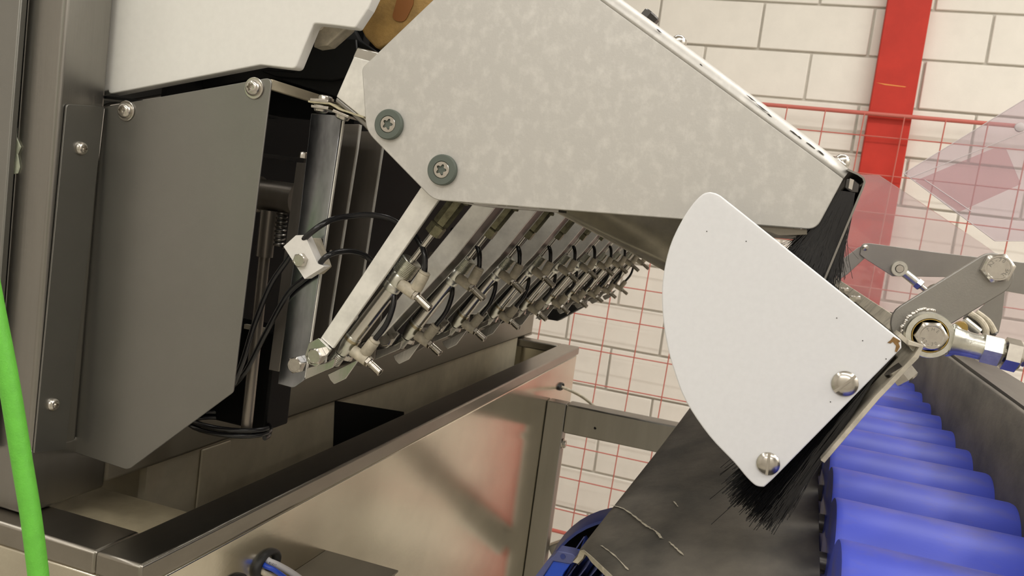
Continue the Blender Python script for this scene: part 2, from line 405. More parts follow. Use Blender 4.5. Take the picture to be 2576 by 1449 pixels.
# grommets on the front panel
XF = x1 - .0025
def fp(px, py): return at(px, py, 'x', XF)
def grommet(px, py, ry, rz, name='grommet'):
    c = fp(px, py); g = G(); N = 28; vs = []; fs = []
    for i in range(N):
        a = 2 * PI * i / N
        for rr, hh in ((1.0, 0), (1.0, .0022), (.93, .0042), (.8, .0050), (.66, .0042), (.58, .0020), (.55, .0003)):
            vs.append((XF + hh, c.y + ry * rr * math.cos(a), c.z + rz * rr * math.sin(a)))
    for i in range(N):
        for j in range(6):
            a = i * 7 + j; b = (i + 1) % N * 7 + j; fs.append((a, b, b + 1, a + 1))
    g.add(vs, fs)
    o = obj(name, g, 'black', t, smooth=50); return c, o
gc, _ = grommet(668, 1419, .0185, .0125)
grommet(585, 1476, .016, .010)
gc2, _ = grommet(1409, 972, .018, .0075)
obj('hole_plug', G().cyl((XF + .0001, gc2.y, gc2.z), (XF + .0012, gc2.y, gc2.z), .006, 16), 'inner', t)
a = fp(776, 1409); b = fp(737, 1436)
t2 = thing('cable_tray', 'small brown stainless box fixed on the cabinet front below the cables', 'box', (XF + .03, (a.y + b.y) / 2, a.z - .06))
obj('body', G().box((XF + .0003, b.y, a.z - .07), (XF + .075, a.y + .03, a.z - .0035)), 'rim', t2, bev=.001)
obj('lid', G().box((XF + .0003, b.y - .001, a.z - .0033), (XF + .077, a.y + .031, a.z - .0015)), 'rim', t2)

# ------------------------------------------------------------------ cover plate with folded flange
t = thing('cover_plate', 'brushed stainless cover plate with four torx screws beside the frame post', 'cover', (-.42, YP, 1.62))
pl = fil([(263, 268), (684, 194, 14), (586, 987, 14), (322, 1183, 22), (165, 1131)])
obj('panel', G().prism(pts(pl, YP), (0, .0015, 0)), 'plate', t, bev=.0005)
fx = XB + .0005
fl = [at(a, b, 'x', fx + .0015) for a, b in fil([(168, 262, 10), (263, 268), (165, 1131), (70, 1143, 6)])]
fl = [Vector((fx + .0015, max(.4605, min(q.y, YP + .0012)), q.z)) for q in fl]
obj('flange', G().prism(fl, (-.0015, 0, 0)), 'plate', t, bev=.0004)
for px, py in ((318, 279), (640, 222)): button_screw(t, ay(px, py, YP - .0002), NY, .0056)
for px, py in ((203, 373), (132, 1017)):
    q = at(px, py, 'x', fx + .0015); button_screw(t, q, (1, 0, 0), .0050, washer=False)
a = ay(686, 196, YP + .002); b = ay(690, 226, YP + .002)
obj('top_rail', G().box((a.x - .004, YP + .0017, b.z), (a.x, YP + .085, a.z - .001)), 'tray', t, bev=.0004)
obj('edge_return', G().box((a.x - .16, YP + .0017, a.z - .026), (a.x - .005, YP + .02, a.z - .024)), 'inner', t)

# ------------------------------------------------------------------ machine housing behind, its shade put into near black colour
t = thing('machine_housing', 'black housing, shade put into its colour, behind the cover plate and actuators', 'housing', (-.55, 1.1, ZR + .05))
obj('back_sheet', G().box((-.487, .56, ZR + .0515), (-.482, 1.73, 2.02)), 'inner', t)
obj('light_block_sheet', G().box((-.487, .525, 2.02), (-.30, 1.54, 2.025)), 'inner', t)  # unseen sheet added to block ceiling light from the housing
obj('dark_gap_backing', G().box((-.60, .503, ZR + .06), (-.55, .51, 2.4)), 'inner', t)  # black sheet added behind the door gap to keep it dark
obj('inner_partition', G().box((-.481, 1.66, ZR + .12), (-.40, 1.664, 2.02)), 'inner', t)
# interior mechanism glimpsed behind the plate
yb = .585
t = thing('drive_shaft', 'dark round drive shaft with collar behind the cover plate', 'shaft', (-.40, yb, 1.82))
a = ay(640, 487, yb); b = ay(748, 487, yb)
b = Vector((b.x, a.y, a.z))
obj('shaft', G().cyl((a.x - .03, a.y, a.z), b, .0125, 24), 'column', t)
obj('collar', G().lathe((a.x - .02, a.y, a.z), (1, 0, 0), [(.0150, 0), (.0162, .002), (.0162, .018), (.0145, .021), (.0145, .025), (.0128, .027)], 28), 'column', t)
t = thing('cross_bar', 'thin dark bar with a small bolt above the drive shaft', 'bar', (-.40, yb, 1.87))
a = ay(600, 386, yb); b = ay(772, 402, yb)
obj('bar', G().box((a.x, yb - .004, b.z - .0025), (b.x, yb + .004, b.z + .0008)), 'dark_steel', t)
hexbolt('bolt', t, (b.x - .004, yb, b.z + .0008), (0, 0, 1), .0035, .005)
t = thing('guide_rod', 'vertical polished guide rod below the drive shaft', 'rod', (-.41, .575, 1.65))
a = ay(677, 530, .575); b = ay(640, 790, .575)
obj('sleeve', G().cyl((a.x, .575, ay(660, 645, .575).z), (a.x, .575, a.z), .0066, 20), 'column', t)
obj('rod', G().cyl((a.x, .575, ZR + .06), (a.x, .575, ay(660, 645, .575).z), .0045, 18), 'column', t)
t = thing('coil_spring', 'small dark coil spring beside the guide rod', 'spring', (-.40, .58, 1.75))
a = ay(712, 535, .58); b = ay(697, 622, .58); L = []
for i in range(8 * 14 + 1):
    u = i / 14; L.append((b.x * .5 + a.x * .5 + .0042 * math.cos(2 * PI * u), .58 + .0042 * math.sin(2 * PI * u), b.z + (a.z - b.z) * u / 8))
obj('coil', G().tube(L, .00085, 6), 'steel', t)
t = thing('lower_mount', 'dark mounting block with a pale tab low behind the cover plate', 'block', (-.43, .60, ZR + .05))
a = ay(610, 760, .60); b = ay(690, 960, .60)
obj('block', G().box((a.x - .03, .60, ZR + .052), (b.x - .004, .635, a.z - .02)), 'inner', t, bev=.002)
a = ay(618, 815, .598); b = ay(668, 836, .598)
obj('tab', G().box((a.x, .596, b.z), (b.x, .5998, a.z)), 'beige', t)

# ------------------------------------------------------------------ white guard, dark flap, amber block, bracket
t = thing('white_guard', 'thick white plastic guard board with stepped lower edge, top left', 'guard', (-.40, .515, 1.92))
pl = fil([(284, -160), (272, 237, 8), (655, 163, 12), (742, 173, 14), (789, 58, 10), (830, 62, 6), (893, 70, 10), (925, 22, 8), (1012, -160)])
pl = [(150, -160), (160, 255)] + pl[1:]
obj('board', G().prism(pts(pl, .506), (0, .010, 0)), 'guard', t, bev=.0025, seg=3)
pl = [(788, 119), (822, 114, 6), (872, 70), (880, 30), (800, 40)]
obj('spacer', G().prism(pts(fil(pl), .530), (0, .012, 0)), 'cream', t, bev=.001, label='dirty cream spacer behind the board')
obj('spacer_pin', G().cyl(ay(800, 62, .5165), ay(800, 62, .5300), .004), 'cream', t)
t = thing('rubber_flap', 'black rubber flap under the white guard board', 'flap', (-.40, .545, 1.86))
pl = [(200, 300), (268, 262), (640, 200), (700, 200), (850, 246), (905, 190), (945, 128), (905, 100), (888, 68), (880, 20), (200, 20)]
obj('sheet', G().prism(pts(pl, .602), (0, .006, 0)), 'black', t, bev=.001)
obj('fold', G().prism(pts([(655, 178), (745, 182), (792, 118), (840, 100), (900, 100), (908, 190), (838, 205), (700, 196)], .6015), (0, -.003, 0)), 'black', t, bev=.001)
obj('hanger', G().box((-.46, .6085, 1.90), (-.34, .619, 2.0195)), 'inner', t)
t = thing('amber_block', 'worn amber polyurethane block with an oval hole', 'block', (-.27, .56, 1.92))
pl = fil([(938, -60), (930, 20, 6), (905, 66, 12), (918, 92, 12), (948, 124, 14), (1000, 100), (1120, -20), (1150, -60)])
g = G().prism(pts(pl, .54), (0, .06, 0)); obj('block', g, 'amber', t, bev=.003, seg=3)
c = [ay(*q, .5397) for q in fil([(1002, -50), (1000, -5, 10), (985, 50, 22), (1018, 58, 20), (1040, 12, 20), (1044, -50)], 8)]
obj('oval_hole_patch', G().prism(c, (0, -.0005, 0)), 'amber_shade', t)  # flat patch, the hole's shade put into a darker amber
t = thing('hood_bracket', 'light grey folded aluminium bracket behind the hood left end', 'bracket', (-.29, .512, 1.90))
pl = [(890, 142), (955, 160), (960, 345), (916, 300), (846, 243)]
obj('face', G().prism(pts(pl, .5125), (0, .003, 0)), 'bar', t, bev=.0006)
pl = [(898, 118), (955, 132), (950, 160), (886, 146)]
obj('top_fold', G().prism(pts(pl, .5130), (0, .010, 0)), 'polished', t, bev=.001)
pl = [(846, 243), (916, 300), (960, 345), (955, 362), (914, 318), (842, 256)]
obj('bottom_fold', G().prism(pts(pl, .5128), (0, .03, 0)), 'steel', t, bev=.001)
t = thing('strap_joint', 'layered strap joint with two bolts beside the bracket', 'joint', (-.31, .515, 1.87))
y = .508
obj('strap', G().sheet(pts([(775, 257), (828, 262), (852, 276), (914, 297)], y), (0, .022, 0), .0012), 'strap', t)
obj('clamp_plate', G().prism(pts([(780, 246), (825, 251), (825, 259), (779, 254)], y - .0003), (0, .022, 0)), 'bolt', t, bev=.0003)
obj('clamp_plate', G().prism(pts([(782, 263), (826, 268), (825, 276), (782, 270)], y - .0003), (0, .022, 0)), 'bolt', t, bev=.0003)
obj('clamp_plate', G().prism(pts([(838, 274), (878, 291), (874, 297), (834, 281)], y - .0003), (0, .022, 0)), 'bolt', t, bev=.0003)
for px, py, n in ((818, 250, (.05, 0, 1)), (808, 273, (0, 0, -1)), (862, 291, (-.3, 0, -1))):
    q = ay(px, py, y + .011); obj('bolt', G().lathe(q, n, [(.0052, -.002), (.0052, .0006), (.0046, .0022), (.003, .003)], 20), 'bolt', t)

# ================================================================== HOOD
t = thing('hood', 'large grey metal hood with speckled side panel and two washered screws', 'hood', (-.12, 1.0, 1.9))
face = fil([(1690, -150), (1089, 0), (910, 171, 22), (921, 330, 70), (1090, 503, 55), (2053, 578, 38), (2137, 428)])
face = [(1255, -150)] + face[1:] + [(1740, 132), (1568, 2), (1365, -150)]
face = [(1255, -150), (1089, 0)] + fil([(1089, 0), (910, 171, 22), (921, 330, 70), (1090, 503, 55), (2053, 578, 38), (2122, 449), (2047.7, 393.7), (1739.6, 166.9), (1510.7, 0)])[1:] + [(1310, -150)]
obj('side_panel', G().prism(pts(face, YP), (0, .002, 0)), 'hood', t, bev=.0006)
# rolled top edge from the scratch line to the cover sheet
seam = [(1310, -150), (1510.7, 0), (1739.6, 166.9), (2047.7, 393.7), (2122, 449)]
edge = [(1355, -150), (1566, 0), (1771, 149), (2073, 376), (2138, 428)]
g = G(); vs = []; NS = 6
for (a, b), (c, d) in zip(seam, edge):
    A = ay(a, b, YP); B = ay(c, d, YP + .012); ex = B - A
    for k in range(NS + 1):
        th = k / NS * PI / 2; vs.append(A + Vector((ex.x * math.sin(th), .012 * (1 - math.cos(th)), ex.z * math.sin(th))))
    vs.append(vs[-1] + Vector((0, 1.04, 0)))
n = NS + 2; fs = [(i * n + k, i * n + k + 1, (i + 1) * n + k + 1, (i + 1) * n + k) for i in range(4) for k in range(n - 1)]
g.add(vs, fs); o = obj('cover_sheet', g, 'hood', t, smooth=60)
sm = o.modifiers.new('thickness', 'SOLIDIFY'); sm.thickness = .0015
obj('far_panel', G().prism([Vector((q.x, 1.548, q.z)) for q in pts(face, YP)], (0, .002, 0)), 'hood', t)
obj('left_sheet', G().prism([ay(1089, 2, YP) + Vector((.004, .0025, 0)), ay(916, 176, YP) + Vector((.004, .0025, 0)), ay(918, 176, YP) + Vector((.005, .0025, 0)), ay(1092, 2, YP) + Vector((.005, .0025, 0))], (0, 1.045, 0)), 'dark_steel', t)
obj('bottom_lip', G().prism(pts([(1150, 509), (1405, 528), (1405, 534), (1200, 518)], YP + .0022), (0, .02, 0)), 'steel', t)
obj('bottom_lip', G().prism(pts([(1895, 567), (2030, 577), (2030, 590), (1960, 592)], YP + .0022), (0, .08, 0)), 'rim', t)
for px, py in ((981, 314), (1115, 428)):
    q = ay(px, py, YP - .0002)
    wsh = obj('washer', G().lathe(q, NY, [(.0098, 0), (.0098, .0026), (.0092, .0034), (.0056, .0034), (.0054, .0026)], 40), 'washer', t, label='dark green plastic washer')
    g = G().lathe(q + NY * .0024, NY, [(.0053, 0), (.0053, .0009), (.0050, .0012), (.0032, .0012), (.0029, .0012), (.0023, -.0018), (.0003, -.0018)], 40, star={4: (5, .26), 5: (5, .26)})
    obj('screw', g, 'bolt', wsh, smooth=40)
def toppt(px, py, y): return ay(px, py, y)
for px, py, k in ((1632, 44, 0), (1708, 103, 1), (2119, 403, 1)):
    q = ay(px, py + 4, .53); nrm = Vector((.57, 0, .82))
    if k: obj('dome_nut', G().lathe(q - nrm * .004, nrm, [(.0062, 0), (.0062, .003), (.0050, .0038), (.0044, .006), (.0028, .0078), (.0006, .0084)], 24), 'bolt', t)
    else: hexbolt('hinge_nut', t, q - nrm * .003, nrm, .006, .007, mat_='dark_steel')
for i_, (px, py, ln) in enumerate(((1658, 78, 14), (1742, 153, 22), (1764, 164, 8), (1890, 248, 26), (1918, 272, 34), (1936, 290, 12), (1998, 335, 20), (2012, 346, 10), (2040, 366, 22), (2066, 384, 18))):
    obj('chipped_edge', G().prism(pts([(px - ln * .5, py - ln * .37), (px - ln * .1, py - ln * .02 - 3), (px + ln * .5, py + ln * .37), (px, py + 3)], YP + .0018), (0, -.0006, 0)), 'dark_steel', t, smooth=0)
# end flap sheet of the hood, and its brush
fl = pts([(2133, 424), (2160, 436), (2174, 446), (2178, 458), (2172, 476), (2120, 600), (2076, 706)], YP + .001)
obj('end_flap', G().sheet(fl, (0, 1.04, 0), .0011, -1), 'steel', t)
def bristles(parent, root_a, root_b, tip_a, tip_b, n, y0, y1, spread, r=.00022, seedv=1, bend=.004):
    """many single bristles in one mesh, from a root line to a tip line"""
    rnd = random.Random(seedv); vs = []; fs = []
    for i in range(n):
        u = rnd.random(); v = min(1, max(0, u + rnd.gauss(0, .10))); yy = y0 + (y1 - y0) * rnd.random() ** 2.2
        a = root_a.lerp(root_b, u); b = tip_a.lerp(tip_b, v); a = Vector((a.x, yy, a.z)); b = Vector((b.x, max(y0, yy + rnd.gauss(0, .003)), b.z))
        b = a + (b - a) * rnd.uniform(.86, 1.04); off = Vector((rnd.gauss(0, bend), abs(rnd.gauss(0, bend * .5)), rnd.gauss(0, bend))); sp = Vector((rnd.gauss(0, spread), 0, rnd.gauss(0, spread)))
        if rnd.random() < .02: sp *= 3.2
        path = []
        for k in range(5):
            s = k / 4; path.append(a.lerp(b, s) + off * (4 * s * (1 - s)) * .5 + sp * s * s)
        k0 = len(vs); d = (b - a).normalized(); e1, e2, _ = frame(d)
        for q in path:
            for j in range(3):
                ang = 2 * PI * j / 3; vs.append(q + e1 * r * math.cos(ang) + e2 * r * math.sin(ang))
        for k in range(4):
            for j in range(3):
                p_ = k0 + k * 3 + j; q_ = k0 + k * 3 + (j + 1) % 3; fs.append((p_, q_, q_ + 3, p_ + 3))
    o = obj('bristles', G().add(vs, fs), 'bristle', parent, smooth=0); o['kind'] = 'stuff'; return o
t = thing('hood_brush', 'black bristle brush strip hanging from the hood right end', 'brush', (.02, .6, 1.83))
obj('brush_holder', G().prism(pts([(2128, 448), (2150, 452), (2164, 463), (2160, 486), (2140, 484), (2124, 472)], YP + .003), (0, 1.03, 0)), 'dark_steel', t, bev=.0006)
obj('brush_core', G().prism(pts([(2138, 449), (2148, 453), (2143, 478), (2134, 474)], YP + .0027), (0, -.0012, 0)), 'bolt', t)
A = ay(2112, 478, .5); B = ay(2152, 484, .5)
bristles(t, A, B, ay(2000, 655, .5), ay(2092, 715, .5), 5200, .503, 1.0, .0032, .00018, 3, .0022)

# inner chute plate seen under the hood
t = thing('chute_plate', 'sloping tan stainless chute plate seen below the hood panel', 'plate', (-.05, .7, 1.78))
a1 = ay(1383, 522, .62); a2 = ay(1680, 682, .74); b1 = ay(1400, 430, .62); b2 = ay(1820, 500, .74)
a3 = ay(1760, 726, .765); b3 = ay(1905, 560, .765)
nrm = (a2 - a1).cross(b1 - a1).normalized()
if nrm.y < 0: nrm = -nrm
g = G(); NX, NV = 16, 8; vs = []
for i in range(NX + 1):
    u = i / NX
    for k in range(NV + 1):
        v = k / NV; p_ = a1.lerp(a3, u).lerp(b1.lerp(b3, u), v); vs.append(p_ + nrm * .010 * math.sin(v * PI))
g.add(vs, [(i * (NV + 1) + k, i * (NV + 1) + k + 1, (i + 1) * (NV + 1) + k + 1, (i + 1) * (NV + 1) + k) for i in range(NX) for k in range(NV)])
o = obj('sheet', g, 'chute', t, smooth=60); sm = o.modifiers.new('thickness', 'SOLIDIFY'); sm.thickness = .0015
obj('edge_bead', G().tube([a1 + (a3 - a1) * (i / 10) for i in range(11)], .0011, 8), 'beige', t)
obj('hanger_strip', G().prism([b1, b3, b3 + Vector((.0, 0, .05)), b1 + Vector((.0, 0, .05))], (0, .002, 0)), 'steel', t)
# ================================================================== ACTUATOR ROW (ten heads, 110 mm apart)
PITCH = .110; NHEAD = 10
ORD = ['nearest', 'second', 'third', 'fourth', 'fifth', 'sixth', 'seventh', 'eighth', 'ninth', 'farthest']
# ---- hanger column
yc = .535
t = thing('hanger_column', 'nearest upright polished hanger column with a hex bolt at its rounded foot', 'column', ay(740, 950, yc), 'hanger columns of the actuator row')
pl = fil([(776, 345), (782, 285), (861, 290), (765, 956, 16), (737, 976, 14), (698, 966), (752, 557)])
obj('front_plate', G().prism(pts(pl, yc), (0, .002, 0)), 'blued', t, bev=.0005)
obj('side_strip', G().prism(pts([(746, 408), (775, 411), (757, 560), (702, 935), (676, 930)], yc + .016), (0, .002, 0)), 'column', t, bev=.0003)
obj('middle_flange', G().prism(pts([(830, 312), (905, 312), (896, 380), (830, 795), (812, 930), (730, 930)], .5686), (0, .0016, 0)), 'column', t, bev=.0005)
obj('rear_flange', G().prism(pts([(890, 330), (967, 330), (914, 678), (878, 905), (800, 905)], .5975), (0, .0016, 0)), 'column', t, bev=.0004)
a = ay(800, 330, .5686); b = ay(745, 900, .5686)
obj('web', G().prism([(a.x + .012, .5372, a.z), (a.x + .013, .5372, a.z), (b.x + .013, .5372, b.z), (b.x + .012, .5372, b.z)], (0, .060, 0)), 'dark_steel', t)
hb = hexbolt('pivot_bolt', t, ay(752, 916, yc - .0002), NY, .0064, .0068, rot=.35)
obj('pin', G().cyl(ay(812, 631, .556), ay(832, 635, .556), .0022), 'bolt', t)
def edge_glint(l, y):  # pale strip, the plate edge's glint put into its colour
    P_ = pts(l, y); obj('edge_glint', G().prism(P_ + [q + Vector((.0009, 0, .0001)) for q in P_[::-1]], (0, .0020, 0)), 'bar', t, smooth=0, label='pale strip for the edge glint')
edge_glint([(862, 300), (766, 950)], yc - .0001); edge_glint([(905, 314), (896, 380), (830, 795), (815, 920)], .5685); edge_glint([(967, 332), (914, 678), (880, 895)], .5974)
column = t
# ---- lever arm
yl = .525
t = thing('lever_arm', 'nearest pale flat lever arm sloping down to a bolted foot', 'arm', ay(800, 910, yl), 'lever arms of the actuator row')
obj('bar', G().prism(pts([(806, 851), (1054, 478), (1111, 392), (1166, 404), (1102, 505), (976, 684), (837, 877)], yl), (0, .003, 0)), 'bar', t, bev=.0005)
obj('foot_plate', G().prism(pts(fil([(781, 862), (806, 849), (837, 879), (814, 910, 8), (800, 921, 8), (780, 915, 8), (771, 893, 8)]), yl - .0003), (0, -.0025, 0)), 'polished', t, bev=.0004)
obj('link_plate', G().prism(pts(fil([(767, 955), (838, 924, 8), (845, 898), (816, 914), (772, 926)]), yl + .006), (0, .002, 0)), 'polished', t, bev=.0003)
obj('guard_tab', G().prism(pts(fil([(824, 942), (904, 903), (869, 953), (840, 967, 4), (830, 956)]), .5478), (0, .0014, 0)), 'polished', t, bev=.0003)
hexbolt('pivot_bolt', t, ay(801, 894, yl - .003), NY, .0062, .0066, rot=.2)
hexbolt('nut', t, ay(872, 905, .5535), (.2, 0, 1), .004, .004)
lever = t
# from the second head on the arm is an angle profile: pale face, side leg's shade put into dark steel
dy = Vector((0, PITCH, 0)); y2 = .612
t = thing('lever_arm', ORD[1] + ' sloping lever arm, counted along the actuator row from the cover plate', 'arm', ay(800, 910, yl) + dy, 'lever arms of the actuator row')
fc = [(1200, 500), (1262, 500), (1196, 582), (1142, 650), (1050, 749), (961, 845), (932, 845), (1076, 652)]
obj('bar', G().prism(pts(fc, y2), (0, .003, 0)), 'bar', t, bev=.0005)
R1 = [ay(*q, y2 + .0031) for q in fc[1:6]]; R2 = [q + Vector((-.0025, 0, -.0015)) for q in R1]
obj('side_leg', G().prism(R1 + R2[::-1], (0, .022, 0)), 'dark_steel', t, label='side leg of the angle profile, shade put into its colour')
obj('edge_glint', G().prism([q + Vector((0, .0222, 0)) for q in R1] + [q + Vector((.0010, .0222, .0007)) for q in R1[::-1]], (0, .0012, 0)), 'bar', t)  # pale strip for the glint on the leg's far edge
for ch in list(lever.children):
    if not ch.name.startswith('bar'):
        c = ch.copy(); COL.objects.link(c); c.parent = t
lever2 = t
t = thing('hanger_column', 'second short hanger plate with a hex bolt, counted along the actuator row from the cover plate', 'column', ay(740, 950, yc) + dy, 'hanger columns of the actuator row')
c = next(o for o in column.children if o.name.startswith('pivot_bolt')).copy(); COL.objects.link(c); c.parent = t
obj('front_plate', G().prism([ay(*q, yc) + dy for q in fil([(772, 640), (814, 640), (765, 956, 16), (737, 976, 14), (698, 966)])], (0, .002, 0)), 'column', t, bev=.0005)
column2 = t
# ---- pneumatic cylinder
yy = .540
A = ay(886, 852, yy); B = ay(1112, 557, yy); ax = (B - A)
def T(u): return A + ax * u
t = thing('pneumatic_cylinder', 'nearest round stainless pneumatic cylinder with two cream elbow fittings', 'cylinder', ay(860, 930, yy), 'pneumatic cylinders of the actuator row')
obj('barrel', G().cyl(T(0), T(.44), .0059, 28), 'barrel', t)
obj('rear_cap', G().lathe(T(-.13), ax, [(.0038, 0), (.0048, .004), (.0060, .0075), (.0063, .013), (.0063, .0165), (.0060, .017)], 24), 'zinc', t)
obj('band', G().lathe(T(-.005), ax, [(.0061, -.001), (.0064, -.0006), (.0064, .0015), (.0061, .002)], 24), 'brass', t, label='brassy crimp ring')
obj('front_cap', G().lathe(T(.43), ax, [(.0060, 0), (.0067, .0012), (.0067, .0050), (.0064, .0056), (.0067, .0062), (.0067, .0135), (.0060, .0145)], 28), 'zinc', t)
def threads(p, d, r, n, pitch, seg=20):
    prof = []
    for i in range(n): prof += [(r * .88, i * pitch), (r, i * pitch + pitch * .35), (r, i * pitch + pitch * .6)]
    prof.append((r * .86, n * pitch)); return G().lathe(p, d, prof, seg)
obj('collar_thread', threads(T(.565), ax, .0079, 11, .00112, 28), 'zinc', t)
obj('tail_thread', threads(T(-.135), ax * -1, .0046, 7, .0013), 'zinc', t)
obj('rod', G().cyl(T(.60), T(.93), .0023, 18), 'barrel', t)
hexbolt('lock_nut', t, T(.90), ax, .0062, .0085, mat_='oldbrass')
obj('clevis', G().lathe(T(.975), ax, [(.0042, 0), (.0060, .001), (.0062, .004), (.0064, .026), (.0055, .028)], 8), 'oldbrass', t)
obj('clevis_pin', G().cyl(T(1.16) + Vector((.0095, -.002, 0)), T(1.16) + Vector((-.008, .002, 0)), .0017), 'oldbrass', t)
def fitting(a, hx, tip, b0, b1, y, rad=1.0):
    a = ay(*a, y); hx = ay(*hx, y); tip = ay(*tip, y); b0 = ay(*b0, y); b1 = ay(*b1, y)
    g = G().cyl(a, hx, .0043 * rad, 20)
    f = obj('elbow_fitting', g.lathe(b0, b1 - b0, [(.0036, 0), (.0043, .001), (.0043, (b1 - b0).length - .0008), (.0040, (b1 - b0).length)], 20), 'cream', t)
    d = (tip - hx); l = d.length
    obj('collet', G().lathe(b1, b1 - b0, [(.0037, 0), (.0041, .0004), (.0041, .0014), (.0033, .002), (.0023, .002)], 20), 'cream', f)
    hexbolt('hex_base', f, hx, d, .0040, .0026, mat_='nickel')
    obj('nozzle', G().lathe(hx + d.normalized() * .0024, d, [(.0029, 0), (.0029, .0020), (.0026, .0022), (.0026, .0026), (.0030, .0028), (.0030, l - .0024), (.0026, l - .0020), (.0018, l - .0020), (.0017, l - .006)], 20), 'nickel', f)
fitting((888, 882), (924, 907), (956, 937), (918, 889), (941, 859), .537)
fitting((1008, 714), (1043, 740), (1081, 777), (1046, 729), (1067, 689), .537)
def hose(name, l, par, r=.0021, lab=None): return obj(name, G().tube(cat([ay(a, b, c) for a, b, c in l], 8), r, 10), 'hose', par, smooth=60)
hose('air_hose', [(939, 862, .537), (945, 852, .537), (974, 812, .537), (991, 757, .539), (984, 714, .543), (968, 684, .552), (940, 668, .575)], t)
hose('air_hose', [(1066, 692, .537), (1069, 668, .537), (1067, 635, .538), (1053, 606, .543), (1036, 587, .553), (1000, 572, .575)], t)
cylinder = t
for k in range(1, NHEAD):
    if k > 1: dup(column2, PITCH * (k - 1), '%s short hanger plate with a hex bolt, counted along the actuator row from the cover plate' % ORD[k])
    if k > 1: dup(lever2, PITCH * (k - 1), '%s sloping lever arm, counted along the actuator row from the cover plate' % ORD[k])
    dup(cylinder, PITCH * k, '%s pneumatic cylinder with elbow fittings, counted along the actuator row' % ORD[k])
pl = fil([(1345, 802), (1361, 801), (1402, 808, 5), (1466, 773), (1472, 752), (1400, 760)])
tag(obj('end_bracket', G().prism(pts(pl, 1.50), (0, .03, 0)), 'black', None, bev=.002), 'black bracket hanging low near the far end of the actuator row', 'bracket')

# ---- hose clamp block and its two hoses
yk = .512
t = thing('hose_clamp', 'white plastic hose clamp block with a hex bolt on the upright column', 'clamp', ay(770, 690, yk))
obj('block', G().prism(pts(fil([(713, 620), (744, 592), (766, 591, 3), (799, 664), (817, 670, 3), (766, 702)]), yk), (0, .009, 0)), 'clampwhite', t, bev=.0007)
obj('back_block', G().prism(pts(fil([(752, 606), (784, 598), (804, 648), (812, 672), (790, 692)]), yk + .0093), (0, .0130, 0)), 'cream', t, bev=.0007)
hexbolt('bolt', t, ay(759, 655, yk - .0001), NY, .0052, .0040, rot=.3)
y = yk + .0075
tag(obj('upper_hose', G().tube(cat([ay(a, b, c) for a, b, c in [(588, 965, .535), (612, 905, .53), (640, 815, .528), (680, 718, .528), (722, 655, .5285), (742, 625, .525), (768, 598, .513), (800, 572, .513), (835, 553, .522), (880, 544, .535), (935, 541, .545), (985, 552, .552), (1015, 572, .556)]], 8), .0021, 12), 'hose', smooth=60),
    'glossy black air hose arching highest from the white clamp block', 'hose')
tag(obj('lower_hose', G().tube(cat([ay(a, b, c) for a, b, c in [(582, 975, .552), (620, 930, .545), (668, 838, .540), (720, 745, .532), (760, 706, .530), (790, 684, .526), (804, 664, .516), (822, 645, .515), (852, 634, .524), (890, 633, .537), (920, 644, .546), (945, 668, .552)]], 8), .0021, 12), 'hose', smooth=60),
    'glossy black air hose curving low from the lower end of the clamp block', 'hose')
L = []
c0 = ay(620, 930, .60)
for i in range(49):
    u = i / 48 * 2 * PI * 2; L.append((c0.x + (.034 + .002 * i / 48) * math.cos(u), .585 + .026 * math.sin(u), ZR + .0525 + .0045 * (i / 24)))
tag(obj('coiled_hose', G().tube(L, .0021, 8), 'hose', smooth=60), 'loop of black hose lying coiled on the beam below the column', 'hose')

# ================================================================== SECTOR GUARD WITH BRUSH
YS = .460
t = thing('sector_guard', 'white plastic sector shaped guard with two slotted screws', 'guard', ay(1900, 1220, YS))
arc = [(q.x, q.y) for q in cat([(a, b, 0) for a, b in [(1922, 1226), (1901, 1222), (1878, 1201), (1847, 1164), (1784, 1097), (1726, 1011), (1696, 934), (1679, 872), (1667, 792), (1667, 705), (1685, 620), (1716, 553), (1745, 510), (1768, 488), (1786, 483)]], 4)]
pl = arc + [(1800, 486), (1812, 492), (1860, 530)] + fil([(1860, 530), (2267, 856, 8), (2268, 876, 4), (1944, 1206), (1922, 1226)])[1:-1]
obj('board', G().prism(pts(pl, YS), (0, .008, 0)), 'white', t, bev=.0012, seg=3)
e1, e2, _ = frame(NY)
slotted(t, ay(2125, 965, YS - .0002), NY, .0066, -.72)
slotted(t, ay(1932, 1166, YS - .0002), NY, .0061, .03)
for px, py in ((2089, 1011), (2229, 903), (2170, 857), (1877, 607), (1778, 582), (2105, 800)):
    q = ay(px, py, YS - .00005); obj('speck', G().cyl(q, q + NY * .0002, .0003, 8), 'dark_steel', t)
obj('rust_stain', G().prism(pts([(2232, 862), (2240, 856), (2247, 847), (2256, 852), (2266, 858), (2260, 862), (2264, 872), (2256, 886), (2251, 884), (2254, 870), (2246, 860), (2240, 864)], YS - .0001), (0, -.0002, 0)), 'rust', t)
t = thing('sector_brush', 'black bristle brush strip along the sector guard lower edge', 'brush', ay(2050, 1150, YS + .01))
obj('brush_holder', G().sheet(pts([(2238, 880), (2200, 926), (2160, 972)], YS + .03), (0, .85, 0), .004, 1), 'dark_steel', t)
bristles(t, ay(2172, 950, .47), ay(2200, 950, .47), ay(1838, 1238, .47), ay(1945, 1322, .47), 4800, YS + .0085, 1.2, .0028, .00018, 5, .002)
t = thing('guard_angle', 'dirty beige folded angle strip behind the sector guard', 'angle', ay(2180, 1010, YS + .01))
pl = [(2236, 838), (2262, 866), (2284, 868), (2312, 874), (2300, 894), (2202, 996), (2064, 1158)]
obj('strip', G().sheet(pts(pl[2:], YS + .002), (0, .88, 0), .0024, 1), 'beige', t, bev=.0003)
